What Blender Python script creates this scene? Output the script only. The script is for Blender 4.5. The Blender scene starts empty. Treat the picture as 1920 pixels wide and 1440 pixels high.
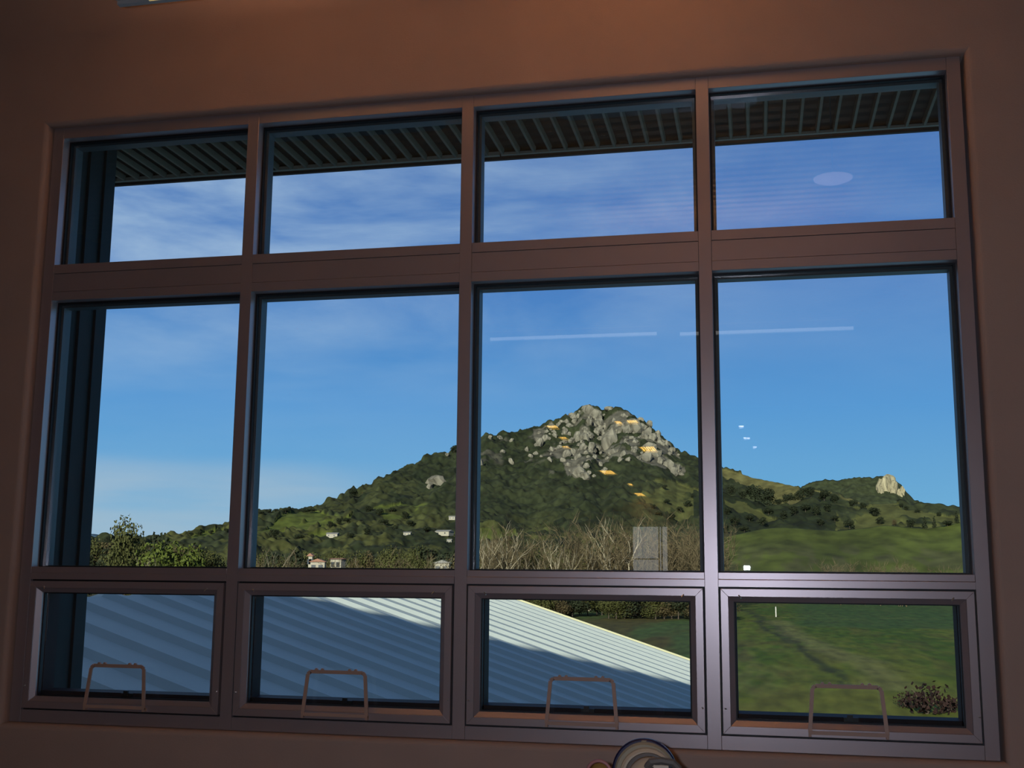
import bpy, bmesh, math, random
import numpy as np
from mathutils import Vector, Matrix
random.seed(7)
SC = bpy.context.scene
COL = SC.collection
# ------------------------------------------------------------ camera
FPX = 2138.0
CAM = np.array([3.837, -5.555, 1.5])
R_ = np.array([0.9779626, 0.20860908, 0.00844999])
U_ = np.array([0.02552469, -0.15963369, 0.98684628])
F_ = np.array([-0.20721399, 0.96488307, 0.16144046])
cd = bpy.data.cameras.new('camera'); cam = bpy.data.objects.new('camera', cd); COL.objects.link(cam)
m = Matrix.Identity(4)
for i in range(3):
    m[i][0] = R_[i]; m[i][1] = U_[i]; m[i][2] = -F_[i]; m[i][3] = CAM[i]
cam.matrix_world = m
cd.sensor_width = 36; cd.lens = FPX/1920*36; cd.clip_end = 9000; cd.clip_start = 0.05
SC.camera = cam
# ------------------------------------------------------------ world: clear winter sky with thin cirrus
W = bpy.data.worlds.new('sky'); SC.world = W; W.use_nodes = True
nt = W.node_tree; nt.nodes.clear()
def N(tree, t, **kw):
    n = tree.nodes.new(t)
    for k, v in kw.items(): setattr(n, k, v)
    return n
def L(tree, a, b): tree.links.new(a, b)
def math_(tree, op, a, b=None, clamp=False):
    n = N(tree, 'ShaderNodeMath', operation=op); n.use_clamp = clamp
    for i, v in enumerate((a, b)):
        if v is None: continue
        if isinstance(v, (int, float)): n.inputs[i].default_value = v
        else: L(tree, v, n.inputs[i])
    return n.outputs[0]
def ramp(tree, fac, stops):
    n = N(tree, 'ShaderNodeValToRGB'); e = n.color_ramp.elements
    while len(e) < len(stops): e.new(0.5)
    for el, (p, c) in zip(e, stops):
        el.position = p; el.color = tuple(c)+(1,) if not isinstance(c, (int, float)) else (c, c, c, 1)
    L(tree, fac, n.inputs[0]); return n.outputs[0]
def mixc(tree, fac, a, b, blend='MIX'):
    n = N(tree, 'ShaderNodeMix', data_type='RGBA', blend_type=blend)
    for i, v in ((0, fac), (6, a), (7, b)):
        if isinstance(v, (int, float)): n.inputs[i].default_value = v
        elif isinstance(v, tuple): n.inputs[i].default_value = v+(1,) if len(v) == 3 else v
        else: L(tree, v, n.inputs[i])
    return n.outputs[2]
tc = N(nt, 'ShaderNodeTexCoord'); sep = N(nt, 'ShaderNodeSeparateXYZ'); L(nt, tc.outputs['Generated'], sep.inputs[0])
zen = math_(nt, 'MAXIMUM', sep.outputs[2], 0.0)
skyc = ramp(nt, zen, [(0.0, (.21, .50, .74)), (.05, (.185, .48, .78)), (.14, (.115, .365, .76)), (.25, (.085, .245, .62)), (.42, (.085, .195, .49)), (1.0, (.022, .048, .13))])
mp = N(nt, 'ShaderNodeMapping'); mp.inputs['Rotation'].default_value = (0, math.radians(34), 0); mp.inputs['Scale'].default_value = (1.5, 1.5, 5.0)
L(nt, tc.outputs['Generated'], mp.inputs[0])
nz = N(nt, 'ShaderNodeTexNoise'); nz.inputs['Scale'].default_value = 2.3; nz.inputs['Detail'].default_value = 7; nz.inputs['Roughness'].default_value = .55; nz.inputs['Distortion'].default_value = .35
L(nt, mp.outputs[0], nz.inputs[0])
wisp = ramp(nt, nz.outputs[0], [(.38, 0.0), (.62, 1.0)])
# cirrus thicker towards the west (-x), thin elsewhere
west = ramp(nt, math_(nt, 'MULTIPLY', math_(nt, 'ADD', sep.outputs[0], -.05), -1.0), [(.02, .20), (.48, 1.0)])
highmask = ramp(nt, zen, [(.14, .12), (.27, 1.0)])
cl = math_(nt, 'MULTIPLY', math_(nt, 'MULTIPLY', wisp, west), highmask)
# pale bank low over the western horizon
mp2 = N(nt, 'ShaderNodeMapping'); mp2.inputs['Scale'].default_value = (2.0, 2.0, 16)
L(nt, tc.outputs['Generated'], mp2.inputs[0])
nz2 = N(nt, 'ShaderNodeTexNoise'); nz2.inputs['Scale'].default_value = 1.7; nz2.inputs['Detail'].default_value = 5
L(nt, mp2.outputs[0], nz2.inputs[0])
band = ramp(nt, zen, [(.0, .8), (.035, .65), (.065, 1.0), (.095, .0)])
bank = math_(nt, 'MULTIPLY', math_(nt, 'MULTIPLY', band, ramp(nt, nz2.outputs[0], [(.3, .35), (.6, 1.0)])), ramp(nt, math_(nt, 'MULTIPLY', sep.outputs[0], -1.0), [(.28, 0.0), (.42, 1.0)]))
c1 = mixc(nt, math_(nt, 'MULTIPLY', cl, .9), skyc, (.50, .66, .86))
c2 = mixc(nt, math_(nt, 'MULTIPLY', bank, .95), c1, (.50, .60, .70))
bg = N(nt, 'ShaderNodeBackground'); L(nt, c2, bg.inputs[0]); bg.inputs[1].default_value = 1.0
wo = N(nt, 'ShaderNodeOutputWorld'); L(nt, bg.outputs[0], wo.inputs[0])
# ------------------------------------------------------------ sun (low, behind the building)
sd = bpy.data.lights.new('sun', 'SUN'); sun = bpy.data.objects.new('sun', sd); COL.objects.link(sun)
sd.energy = 11.0; sd.angle = math.radians(.6); sd.color = (1.0, .93, .80)
sun.rotation_euler = Vector((.10, 1.0, -.2655)).to_track_quat('-Z', 'Y').to_euler()
SC.view_settings.view_transform = 'Standard'; SC.view_settings.look = 'None'
SC.view_settings.exposure = 0.0; SC.view_settings.gamma = 1.0; SC.view_settings.use_curve_mapping = False
# ------------------------------------------------------------ room lamps: warm uplights over the pendants, one added warm fill, camera flash
def area(name, loc, rot, sx, sy, power, color):
    d = bpy.data.lights.new(name, 'AREA'); d.shape = 'RECTANGLE'; d.size = sx; d.size_y = sy; d.energy = power; d.color = color
    o = bpy.data.objects.new(name, d); COL.objects.link(o); o.location = loc; o.rotation_euler = rot; return o
WARM = (1.0, .59, .37)
UP = (math.pi, 0, 0)
area('uplight', (1.36, -.88, 4.52), UP, 1.0, .12, 7, WARM)
area('uplight', (3.3, -.88, 4.52), UP, 1.2, .12, 14.5, WARM)  # belongs to the added pendant, brightens the wall top
area('uplight', (3.6, -5.0, 4.2), UP, 2.4, .6, 18, WARM)  # added fill without a fixture, warms the wall from behind
fl = area('camera_flash', tuple(CAM + R_*(-.115) + U_*.05 - F_*0.02), (0, 0, 0), .055, .035, 46, (.72, .80, 1.0))
fl.rotation_euler = (Vector((3.9, 0, 1.35))-Vector(fl.location)).to_track_quat('-Z', 'Y').to_euler()

# ============================================================ helpers
def P_(b): return b
def material(name, color, rough=.6, metal=0.0, noise=0.0, nscale=8.0, bump=0.0, bscale=60.0, emit=None, estr=0.0, stretch=None, spec=None, attr=None):
    mt = bpy.data.materials.new(name); mt.use_nodes = True; t = mt.node_tree; b = t.nodes['Principled BSDF']
    b.inputs['Roughness'].default_value = rough; b.inputs['Metallic'].default_value = metal
    if spec is not None: b.inputs['Specular IOR Level'].default_value = spec
    co = N(t, 'ShaderNodeTexCoord').outputs['Object']
    if stretch:
        mp = N(t, 'ShaderNodeMapping'); mp.inputs['Scale'].default_value = stretch; L(t, co, mp.inputs[0]); co = mp.outputs[0]
    base = None
    if attr:
        a = N(t, 'ShaderNodeVertexColor'); a.layer_name = attr; base = a.outputs[0]
    if noise > 0:
        n = N(t, 'ShaderNodeTexNoise'); n.inputs['Scale'].default_value = nscale; n.inputs['Detail'].default_value = 6
        L(t, co, n.inputs[0])
        f = ramp(t, n.outputs[0], [(.3, 1-noise), (.7, 1+noise*.6)])
        src = base if base is not None else tuple(color)
        L(t, mixc(t, 1.0, src, f, 'MULTIPLY'), b.inputs['Base Color'])
    elif base is not None: L(t, base, b.inputs['Base Color'])
    else: b.inputs['Base Color'].default_value = tuple(color)+(1,)
    if bump > 0:
        n = N(t, 'ShaderNodeTexNoise'); n.inputs['Scale'].default_value = bscale; n.inputs['Detail'].default_value = 3
        L(t, co, n.inputs[0]); bp = N(t, 'ShaderNodeBump'); bp.inputs['Strength'].default_value = bump; bp.inputs['Distance'].default_value = .01
        L(t, n.outputs[0], bp.inputs['Height']); L(t, bp.outputs[0], b.inputs['Normal'])
    if emit: b.inputs['Emission Color'].default_value = tuple(emit)+(1,); b.inputs['Emission Strength'].default_value = estr
    return mt
def glass_material():
    mt = bpy.data.materials.new('window_glass'); mt.use_nodes = True; t = mt.node_tree; t.nodes.clear()
    lw = N(t, 'ShaderNodeLayerWeight'); lw.inputs[0].default_value = .5
    f5 = math_(t, 'POWER', lw.outputs['Facing'], 5.0)
    fac = math_(t, 'ADD', math_(t, 'MULTIPLY', f5, .94), .055)
    tr = N(t, 'ShaderNodeBsdfTransparent'); tr.inputs[0].default_value = (.95, .975, .97, 1)
    gl = N(t, 'ShaderNodeBsdfGlossy'); gl.inputs['Roughness'].default_value = .004
    mx = N(t, 'ShaderNodeMixShader'); L(t, fac, mx.inputs[0]); L(t, tr.outputs[0], mx.inputs[1]); L(t, gl.outputs[0], mx.inputs[2])
    o = N(t, 'ShaderNodeOutputMaterial'); L(t, mx.outputs[0], o.inputs[0]); return mt
class MB:
    def __init__(s): s.v = []; s.f = []; s.mi = []
    def quadverts(s, vs, fs, mi=0):
        o = len(s.v); s.v += [tuple(v) for v in vs]; s.f += [tuple(i+o for i in f) for f in fs]; s.mi += [mi]*len(fs)
    def box(s, a, b, mi=0):
        x0, y0, z0 = a; x1, y1, z1 = b
        s.quadverts([(x0,y0,z0),(x1,y0,z0),(x1,y1,z0),(x0,y1,z0),(x0,y0,z1),(x1,y0,z1),(x1,y1,z1),(x0,y1,z1)],
                    [(0,3,2,1),(4,5,6,7),(0,1,5,4),(1,2,6,5),(2,3,7,6),(3,0,4,7)], mi)
    def tube(s, pts, r, n=8, mi=0, cap=True):
        pts = [Vector(p) for p in pts]; rs = r if isinstance(r, (list, tuple)) else [r]*len(pts)
        o = len(s.v); up = Vector((0, 0, 1))
        prev = None
        for i, p in enumerate(pts):
            d = (pts[min(i+1, len(pts)-1)]-pts[max(i-1, 0)])
            if d.length < 1e-9: d = Vector((0, 0, 1))
            d.normalize()
            if prev is None: a = d.orthogonal().normalized()
            else:
                a = prev - d*prev.dot(d); a = a.normalized() if a.length > 1e-6 else d.orthogonal().normalized()
            prev = a; b = d.cross(a)
            for k in range(n):
                t = 2*math.pi*k/n; s.v.append(tuple(p+(a*math.cos(t)+b*math.sin(t))*rs[i]))
        for i in range(len(pts)-1):
            for k in range(n):
                k2 = (k+1) % n; s.f.append((o+i*n+k, o+i*n+k2, o+(i+1)*n+k2, o+(i+1)*n+k)); s.mi.append(mi)
        if cap:
            s.f.append(tuple(o+k for k in reversed(range(n)))); s.f.append(tuple(o+(len(pts)-1)*n+k for k in range(n))); s.mi += [mi, mi]
    def lathe(s, prof, c, axis='z', n=24, mi=0):
        o = len(s.v)
        for (r, h) in prof:
            for k in range(n):
                t = 2*math.pi*k/n; a, b = r*math.cos(t), r*math.sin(t)
                if axis == 'z': s.v.append((c[0]+a, c[1]+b, c[2]+h))
                elif axis == 'y': s.v.append((c[0]+a, c[1]+h, c[2]+b))
                else: s.v.append((c[0]+h, c[1]+a, c[2]+b))
        for i in range(len(prof)-1):
            for k in range(n):
                k2 = (k+1) % n; s.f.append((o+i*n+k, o+i*n+k2, o+(i+1)*n+k2, o+(i+1)*n+k)); s.mi.append(mi)
    def mesh(s, name, smooth=False):
        me = bpy.data.meshes.new(name); me.from_pydata(s.v, [], s.f)
        if smooth: me.polygons.foreach_set('use_smooth', [True]*len(s.f))
        if any(s.mi): me.polygons.foreach_set('material_index', s.mi)
        me.update(); return me
    def build(s, name, mats, parent=None, smooth=False, loc=None, bevel=0):
        me = s.mesh(name, smooth)
        if bevel:
            bm = bmesh.new(); bm.from_mesh(me); bmesh.ops.bevel(bm, geom=bm.edges[:], offset=bevel, segments=1, affect='EDGES'); bm.to_mesh(me); bm.free()
        for mm in (mats if isinstance(mats, (list, tuple)) else [mats]): me.materials.append(mm)
        o = bpy.data.objects.new(name, me); COL.objects.link(o)
        if parent: o.parent = parent
        if loc: o.location = loc
        return o
def link(name, me, parent=None, loc=(0,0,0), rz=0, sc=None):
    o = bpy.data.objects.new(name, me); COL.objects.link(o); o.location = loc; o.rotation_euler = (0, 0, rz)
    if sc: o.scale = sc
    if parent: o.parent = parent
    return o
def empty(name, loc=(0,0,0)):
    o = bpy.data.objects.new(name, None); COL.objects.link(o); o.location = loc; o.empty_display_size = .2; return o
def tag(o, label=None, cat=None, group=None, kind=None):
    for k, v in (('label', label), ('category', cat), ('group', group), ('kind', kind)):
        if v: o[k] = v
    return o
def ab(px, py):
    d = F_+(px-960)/FPX*R_-(py-720)/FPX*U_; return d[0]/d[1], d[2]/d[1]
def at(px, py, D):
    a, b = ab(px, py); return CAM+np.array([a, 1, b])*D
def project(x, y, z):
    dx, dy, dz = x-CAM[0], y-CAM[1], z-CAM[2]
    c = dx*F_[0]+dy*F_[1]+dz*F_[2]
    return 960+FPX*(dx*R_[0]+dy*R_[1]+dz*R_[2])/c, 720-FPX*(dx*U_[0]+dy*U_[1]+dz*U_[2])/c

# ============================================================ materials
m_wall = material('beige_wall_paint', (.39, .275, .22), .75, noise=.05, nscale=3, bump=.12, bscale=120)
m_ceil = material('cream_ceiling_deck', (.66, .44, .20), .6, noise=.05)
m_carpet = material('brown_carpet', (.16, .12, .10), .95, noise=.3, nscale=40)
m_alu = material('anodised_aluminium_frame', (.42, .35, .35), .33, metal=.55, noise=.03, nscale=4)
m_gask = material('black_rubber_gasket', (.006, .006, .007), .6)
m_ext = material('exterior_grey_aluminium', (.065, .075, .08), .5, metal=.2)
m_ledge = material('dark_ledge', (.035, .028, .030), .6, spec=.08)
m_glass = glass_material()
m_screw = material('steel_screw', (.6, .58, .52), .3, metal=.9)
m_dark = material('dark_operator_metal', (.02, .02, .02), .5, metal=.3)
m_handle = material('tan_enamel_handle', (.42, .27, .20), .5)
m_stucco = material('grey_exterior_panel', (.09, .11, .12), .7, noise=.1, nscale=6)
m_fin = material('dark_blue_grey_siding', (.026, .031, .033), .55, noise=.12, nscale=5, spec=.08)
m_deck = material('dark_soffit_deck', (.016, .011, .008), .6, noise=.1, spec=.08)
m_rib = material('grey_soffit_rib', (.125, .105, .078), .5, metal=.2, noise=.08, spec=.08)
m_fascia = material('dark_fascia_metal', (.035, .03, .03), .5, spec=.08)
m_gutter = material('grey_gutter_trim', (.32, .31, .26), .45, metal=.3)
m_roof = material('pale_corrugated_roof_metal', (.305, .345, .325), .5, noise=.05, nscale=2)
m_trim = material('yellowish_rake_trim', (.22, .22, .11), .5)
# ============================================================ window wall
X0, X1 = -.075, 4.875; Z0, Z1 = .688, 3.99
RX0, RX1, RY0, RZ1 = -3.0, 9.0, -28.0, 4.95
def loops_mesh(name, loops, mat, closed_ends=False, smooth=False):
    mb = MB(); vs = []
    for (x0, x1, z0, z1, y) in loops: vs += [(x0, y, z0), (x1, y, z0), (x1, y, z1), (x0, y, z1)]
    fs = []
    for i in range(len(loops)-1):
        for k in range(4):
            k2 = (k+1) % 4; fs.append((i*4+k, i*4+k2, (i+1)*4+k2, (i+1)*4+k))
    mb.quadverts(vs, fs); o = mb.build(name, mat, smooth=smooth)
    bm = bmesh.new(); bm.from_mesh(o.data); bmesh.ops.recalc_face_normals(bm, faces=bm.faces[:]); bm.to_mesh(o.data); bm.free()
    return o
lp = [(RX0, RX1, 0, RZ1, -.05)]
r = .028
for k in range(7):
    t = k/6*math.pi/2; off = r*(1-math.sin(t)); yy = -.05+r*(1-math.cos(t))
    lp.append((X0-off, X1+off, Z0-off, Z1+off, yy))
lp += [(X0, X1, Z0, Z1, .165), (-6.6, RX1+.2, -6.5, 4.125, .165), (-6.6, RX1+.2, -6.5, 4.125, .12), (RX0, RX1, 0, RZ1, .12), (RX0, RX1, 0, RZ1, -.05)]
wf = loops_mesh('wall_front', lp, m_wall); wf['kind'] = 'structure'
def sbox(name, a, b, mat): mb = MB(); mb.box(a, b); o = mb.build(name, mat); o['kind'] = 'structure'; return o
sbox('wall_left', (RX0-.2, RY0, 0), (RX0, -.05, RZ1), m_wall)
sbox('wall_right', (RX1, RY0, 0), (RX1+.2, -.05, RZ1), m_wall)
sbox('floor', (RX0-.2, RY0-.2, -.2), (RX1+.2, .12, 0), m_carpet)
BK = RY0
wb = MB(); wx0, wx1, wz0, wz1 = .24, 1.28, 1.0, 2.82
wb.box((RX0-.2, BK-.2, 0), (wx0, BK, RZ1)); wb.box((wx1, BK-.2, 0), (RX1+.2, BK, RZ1)); wb.box((wx0, BK-.2, 0), (wx1, BK, wz0)); wb.box((wx0, BK-.2, wz1), (wx1, BK, RZ1))
wb.build('wall_back', m_wall)['kind'] = 'structure'
# ribbed deck ceiling over the front part of the room, lower flat ceiling behind a bulkhead
mb = MB(); y = -10.2; pit = .15; prof = []
while y < -.05:
    prof += [(y, 4.95), (y+.05, 4.95), (y+.06, 4.92), (y+.14, 4.92)]; y += pit
prof.append((-.05, 4.95)); vs = []; fs = []
for (yy, zz) in prof: vs += [(RX0, yy, zz), (RX1, yy, zz)]
for i in range(len(prof)-1): fs.append((2*i, 2*i+2, 2*i+3, 2*i+1))
mb.quadverts(vs, fs); mb.box((RX0, -10.2, 4.955), (RX1, .12, 4.995))
mb.box((RX0, -10.35, 3.74), (RX1, -10.2, 4.95)); mb.box((RX0, RY0, 3.74), (RX1, -10.35, 3.84))
mb.build('ceiling', m_ceil)['kind'] = 'structure'

# ============================================================ main window
GY = .075
win = empty('window_1', (2.4, 0, .69)); win['kind'] = 'structure'
WINLOC = Vector(win.location)
def wpart(mb, name, mat, parent=win, **kw):
    # geometry is written in world coordinates; children sit at the inverse offset
    o = mb.build(name, mat, parent, **kw)
    o.location = -Vector(WINLOC) if parent is win else (0, 0, 0)
    return o
zb, zt = .69, 3.99
xm = [0, 1.2-.030, 2.4-.008, 3.6+.018, 4.8-.005]
w2 = .0318
FD = .14
T1T, T1B, T2T, T2B, SL, HD = 3.178, 2.972, 1.499, 1.433, .754, 3.925
cols = []
for i in range(5):
    if i == 0: a, b = -.0635, 0.0
    elif i == 4: a, b = xm[4], xm[4]+.0635
    else: a, b = xm[i]-w2, xm[i]+w2
    cols.append((a, b)); mb = MB(); mb.box((a, 0, zb), (b, FD, zt)); wpart(mb, 'jamb' if i in (0, 4) else 'mullion', m_alu, bevel=.0012)
bays = [(cols[i][1], cols[i+1][0]) for i in range(4)]
e = .0006
for (a, b) in bays:
    for nm, z0, z1, y0 in (('head_rail', HD, zt, .001), ('transom', T2B, T2T, .001), ('sill_rail', zb, SL, .001)):
        mb = MB(); mb.box((a+e, y0, z0), (b-e, FD, z1)); wpart(mb, nm, m_alu, bevel=.001)
    # deep upper transom: two slim rails with a flat cover panel between
    for nm, z0, z1, y0 in (('transom', 3.127, T1T, .001), ('cover_panel', 3.0225, 3.125, .003), ('transom', T1B, 3.0205, .001)):
        mb = MB(); mb.box((a+e, y0, z0), (b-e, FD, z1)); wpart(mb, nm, m_alu, bevel=.001)
    # transom 2 lower lip
    mb = MB(); mb.quadverts([(a+e, .001, T2B+.036), (b-e, .001, T2B+.036), (b-e, -.005, T2B+.032), (a+e, -.005, T2B+.032), (b-e, -.005, T2B), (a+e, -.005, T2B), (a+e, .01, T2B), (b-e, .01, T2B)],
                            [(0, 1, 2, 3), (3, 2, 4, 5), (5, 4, 7, 6), (0, 3, 5, 6), (1, 7, 4, 2)]); wpart(mb, 'drip_lip', m_alu)
    for (z0, z1) in ((T1T, HD), (T2T, T1B)):
        g = .010
        gm = MB()
        for q in (((a, GY-.012, z0), (a+g, GY+.012, z1)), ((b-g, GY-.012, z0), (b, GY+.012, z1)), ((a+g, GY-.012, z1-g), (b-g, GY+.012, z1)), ((a+g, GY-.012, z0), (b-g, GY+.012, z0+g*.55))): gm.box(*q)
        wpart(gm, 'gasket', m_gask)
        pm = MB(); pm.box((a+g*.6, GY-.003, z0+.003), (b-g*.6, GY+.003, z1-g*.6)); wpart(pm, 'pane', m_glass)
        # thin bright glazing bead outside
        sm = MB(); g2 = .024
        for q in (((a, GY+.014, z0), (a+g2, FD+.02, z1)), ((b-g2, GY+.014, z0), (b, FD+.02, z1)), ((a+g2, GY+.014, z1-g2), (b-g2, FD+.02, z1)), ((a+g2, GY+.014, z0), (b-g2, FD+.02, z0+.008))): sm.box(*q)
        wpart(sm, 'glazing_bead', m_ext)
# awning sashes: mitred rails, bevelled inner lip, glass, trapezoid handle, pins
def rail4(A, B, prof_in_out):
    pass
for si, (a, b) in enumerate(bays):
    s = empty('sash'); s.parent = win; s.location = -WINLOC
    g = .009; x0, x1, z0, z1 = a+g, b-g, SL+g, T2B-g
    def ring(o1, y1, o2, y2, back, o3=None):
        # four mitred rails between offset o1 and o2
        A = [(x0+o1, z0+o1), (x1-o1, z0+o1), (x1-o1, z1-o1), (x0+o1, z1-o1)]
        B = [(x0+o2, z0+o2), (x1-o2, z0+o2), (x1-o2, z1-o2), (x0+o2, z1-o2)]
        out = []
        for k in range(4):
            k2 = (k+1) % 4; mb = MB()
            vs = [(A[k][0], y1, A[k][1]), (A[k2][0], y1, A[k2][1]), (B[k2][0], y2, B[k2][1]), (B[k][0], y2, B[k][1])]
            vs += [(v[0], back, v[2]) for v in vs]
            mb.quadverts(vs, [(0, 1, 2, 3), (7, 6, 5, 4), (0, 4, 5, 1), (1, 5, 6, 2), (2, 6, 7, 3), (3, 7, 4, 0)]); out.append(mb)
        return out
    for k, mb in enumerate(ring(0, -.010, .036, -.010, .05)): mb.build('sash_rail', m_alu, s, bevel=.0012)
    for k, mb in enumerate(ring(.0365, -.006, .060, .014, .05)): mb.build('bevelled_lip', m_alu, s)
    for k, mb in enumerate(ring(.060, .030, .066, .030, .055)): mb.build('gasket', m_gask, s)
    gm = MB(); gm.box((x0+.058, .040, z0+.058), (x1-.058, .046, z1-.058)); gm.build('pane', m_glass, s)
    # outer frame seen through the glass: broad ledge along the bottom
    om = MB(); om.box((x0+.03, .06, z0-.004), (x1-.03, FD+.05, z0+.085)); om.build('outer_ledge', m_ledge, s)
    om = MB(); om.box((x0+.02, .06, z0), (x0+.07, FD+.02, z1)); om.box((x1-.07, .06, z0), (x1-.02, FD+.02, z1)); om.box((x0+.07, .06, z1-.064), (x1-.07, FD+.02, z1)); om.build('outer_frame', m_ledge, s)
    km = MB(); km.box(((x0+x1)/2-.02, .05, z0+.055), ((x0+x1)/2+.045, .058, z0+.085)); km.box(((x0+x1)/2-.005, .045, z0+.072), ((x0+x1)/2+.02, .058, z0+.098)); km.build('latch', m_dark, s)
    # black strip behind the sash edge, standing in for the seam's shade
    gm = MB(); gm.box((a+.001, .02, SL), (b-.001, .03, SL+g)); gm.box((a+.001, .02, T2B-g), (b-.001, .03, T2B)); gm.box((a+.001, .02, SL+g), (a+g, .03, T2B-g)); gm.box((b-g, .02, SL+g), (b-.001, .03, T2B-g)); gm.build('seam_shade_strip', m_gask, s)
    # handle
    cx = (.56, 1.765, 3.0, 4.215)[si]; hy0, hy1 = -.030, -.018
    hb, ht, zbm, ztp = .168, .147, .786, .992
    pts = [(cx-hb, hy0, zbm), (cx-ht-.004, hy1, ztp-.012), (cx-ht+.010, hy1, ztp), (cx+ht-.010, hy1, ztp), (cx+ht+.004, hy1, ztp-.012), (cx+hb, hy0, zbm)]
    hm = MB(); wdt = .0088
    def flat(p, q, w):
        p = Vector(p); q = Vector(q); d = (q-p).normalized(); n = Vector((d.z, 0, -d.x))*w; t = Vector((0, .004, 0))
        vs = [p-n-t, p+n-t, q+n-t, q-n-t, p-n+t, p+n+t, q+n+t, q-n+t]
        hm.quadverts(vs, [(0, 1, 2, 3), (7, 6, 5, 4), (0, 4, 5, 1), (1, 5, 6, 2), (2, 6, 7, 3), (3, 7, 4, 0)])
    for i in range(5): flat(pts[i], pts[i+1], wdt)
    flat((cx-hb-.006, hy0, zbm), (cx+hb+.006, hy0, zbm), .008)
    for dx in (-.09, .085):
        for dd in (-.016, .016):
            hm.lathe([(0, -.006), (.008, -.006), (.008, .006), (0, .006)], (cx+dx+dd, hy1, ztp+.010), 'y', 8)
        hm.box((cx+dx-.02, hy1-.003, ztp), (cx+dx+.02, hy1+.003, ztp+.008))
    for dx in (-hb, hb): hm.box((cx+dx-.006, hy0-.006, zbm-.018), (cx+dx+.006, -.010, zbm))
    h = hm.build('pull_frame', m_handle, s)
    h['label'] = 'tan trapezoid pull frame'
    # pins
    for (px_, pz_, ddx) in ((x0+.085, z1-.030, .005), (x1-.09, z1-.030, -.005), (x0+.012, z0+.115, 0), (x1-.012, z0+.115, 0)):
        pm = MB(); pm.tube([(px_, -.010, pz_), (px_, -.018, pz_), (px_+ddx*2+(.004 if ddx == 0 else 0), -.026, pz_-.012 if ddx else pz_-.002)], .0032, 6); pm.build('pin', m_screw, s)

# ============================================================ exterior of our building: fin wall, soffit, roof edge
YS, ZSF, ZF = 1.2, 4.125, 4.074
sof = empty('roof_overhang', (2.4, .7, ZSF)); tag(sof, 'dark metal roof overhang with parallel grey ribs above the window', 'roof')
SL_ = -Vector(sof.location)
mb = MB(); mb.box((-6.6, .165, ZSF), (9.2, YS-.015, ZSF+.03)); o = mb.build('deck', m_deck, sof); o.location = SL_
rm = MB(); yA, yB = .17, 1.148
rm.quadverts([(-.014, yA, 0), (-.0075, yA, -.034), (.0075, yA, -.034), (.014, yA, 0), (-.014, yB, 0), (-.0075, yB, -.034), (.0075, yB, -.034), (.014, yB, 0)], [(0, 1, 5, 4), (1, 2, 6, 5), (2, 3, 7, 6), (0, 3, 2, 1), (4, 5, 6, 7)])
rme = rm.mesh('rib'); rme.materials.append(m_rib)
k = -18
for i in range(-40, 90):
    x = -.311+i*.1013
    if x > 7.2: break
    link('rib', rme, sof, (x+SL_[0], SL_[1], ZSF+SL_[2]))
mb = MB(); mb.box((-6.6, YS-.015, ZF), (9.2, YS+.01, ZSF+.14)); o = mb.build('fascia', m_fascia, sof); o.location = SL_
mb = MB(); mb.box((-6.6, YS-.045, ZF+.018), (2.30, YS-.016, ZF+.042)); mb.box((2.31, YS-.04, ZF+.02), (9.2, YS-.016, ZF+.036)); o = mb.build('gutter_trim', m_gutter, sof); o.location = SL_
mb = MB(); mb.box((-6.6, .165, ZSF+.0305), (9.2, YS-.016, ZSF+.14)); o = mb.build('top_sheet', m_fascia, sof); o.location = SL_
rf = sbox('roof_slab', (-6.6, RY0-.3, 5.0), (9.3, .16, 5.08), m_fascia)
sbox('wall_parapet', (-6.6, .125, 4.13), (9.3, .164, 4.995), m_stucco)
# fin wall at left
XF, YF = -.077, .672
fin = empty('fin_wall', (XF-.1, .42, -6.5)); tag(fin, 'dark blue-grey fin wall projecting outside the left end of the window', 'wall')
FL = -Vector(fin.location)
segs = [(.168, .30, 0), (.302, .385, -.012), (.387, .455, .006), (.457, .56, -.016), (.562, YF, 0)]
for (ya, yb, dx) in segs:
    mb = MB(); mb.box((XF-.25, ya, -6.5), (XF+dx, yb, ZSF-.001)); o = mb.build('panel', m_fin, fin); o.location = FL
# ============================================================ lower wing roof (ridge at left, falling to the right)
D0 = 35.5; YE = CAM[1]+D0; XR = CAM[0]-.2568*D0; ZR = CAM[2]-.01156*D0-.0; SL3 = .323; XE = 2.95
wing = empty('lower_wing', (XR, YE/2, -6.5)); tag(wing, 'lower wing with a white corrugated metal roof just below the window', 'building')
WL = -Vector(wing.location)
PIT = 1.06; npan = int((YE-.8)/PIT)
def zr(x): return ZR-SL3*(x-XR)
ln = XE-XR; dz = -SL3*ln
prof = [(-.465, 0), (.10, 0), (.17, .10), (.39, .10), (.465, 0)]
prof = [(0, 0), (.56, 0), (.70, .074), (.84, .074), (1.06, 0)]
pm = MB(); vs = []
for (yy, zz) in prof: vs += [(0, yy, zz), (ln, yy, zz+dz), (ln, yy, zz+dz-.03), (0, yy, zz-.03)]
fs = []
for i in range(len(prof)-1):
    o1, o2 = i*4, i*4+4
    fs += [(o1, o1+1, o2+1, o2), (o1+3, o2+3, o2+2, o1+2), (o1+1, o1+2, o2+2, o2+1), (o1, o2, o2+3, o1+3)]
fs += [(0, 3, 2, 1), (16, 17, 18, 19)]
pm.quadverts(vs, fs); pme = pm.mesh('roof_panel'); pme.materials.append(m_roof)
pm2 = MB(); vs2 = [(-v[0], v[1], v[2]) for v in vs]; pm2.quadverts(vs2, [tuple(reversed(f)) for f in fs]); pme2 = pm2.mesh('roof_panel'); pme2.materials.append(m_roof)
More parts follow.
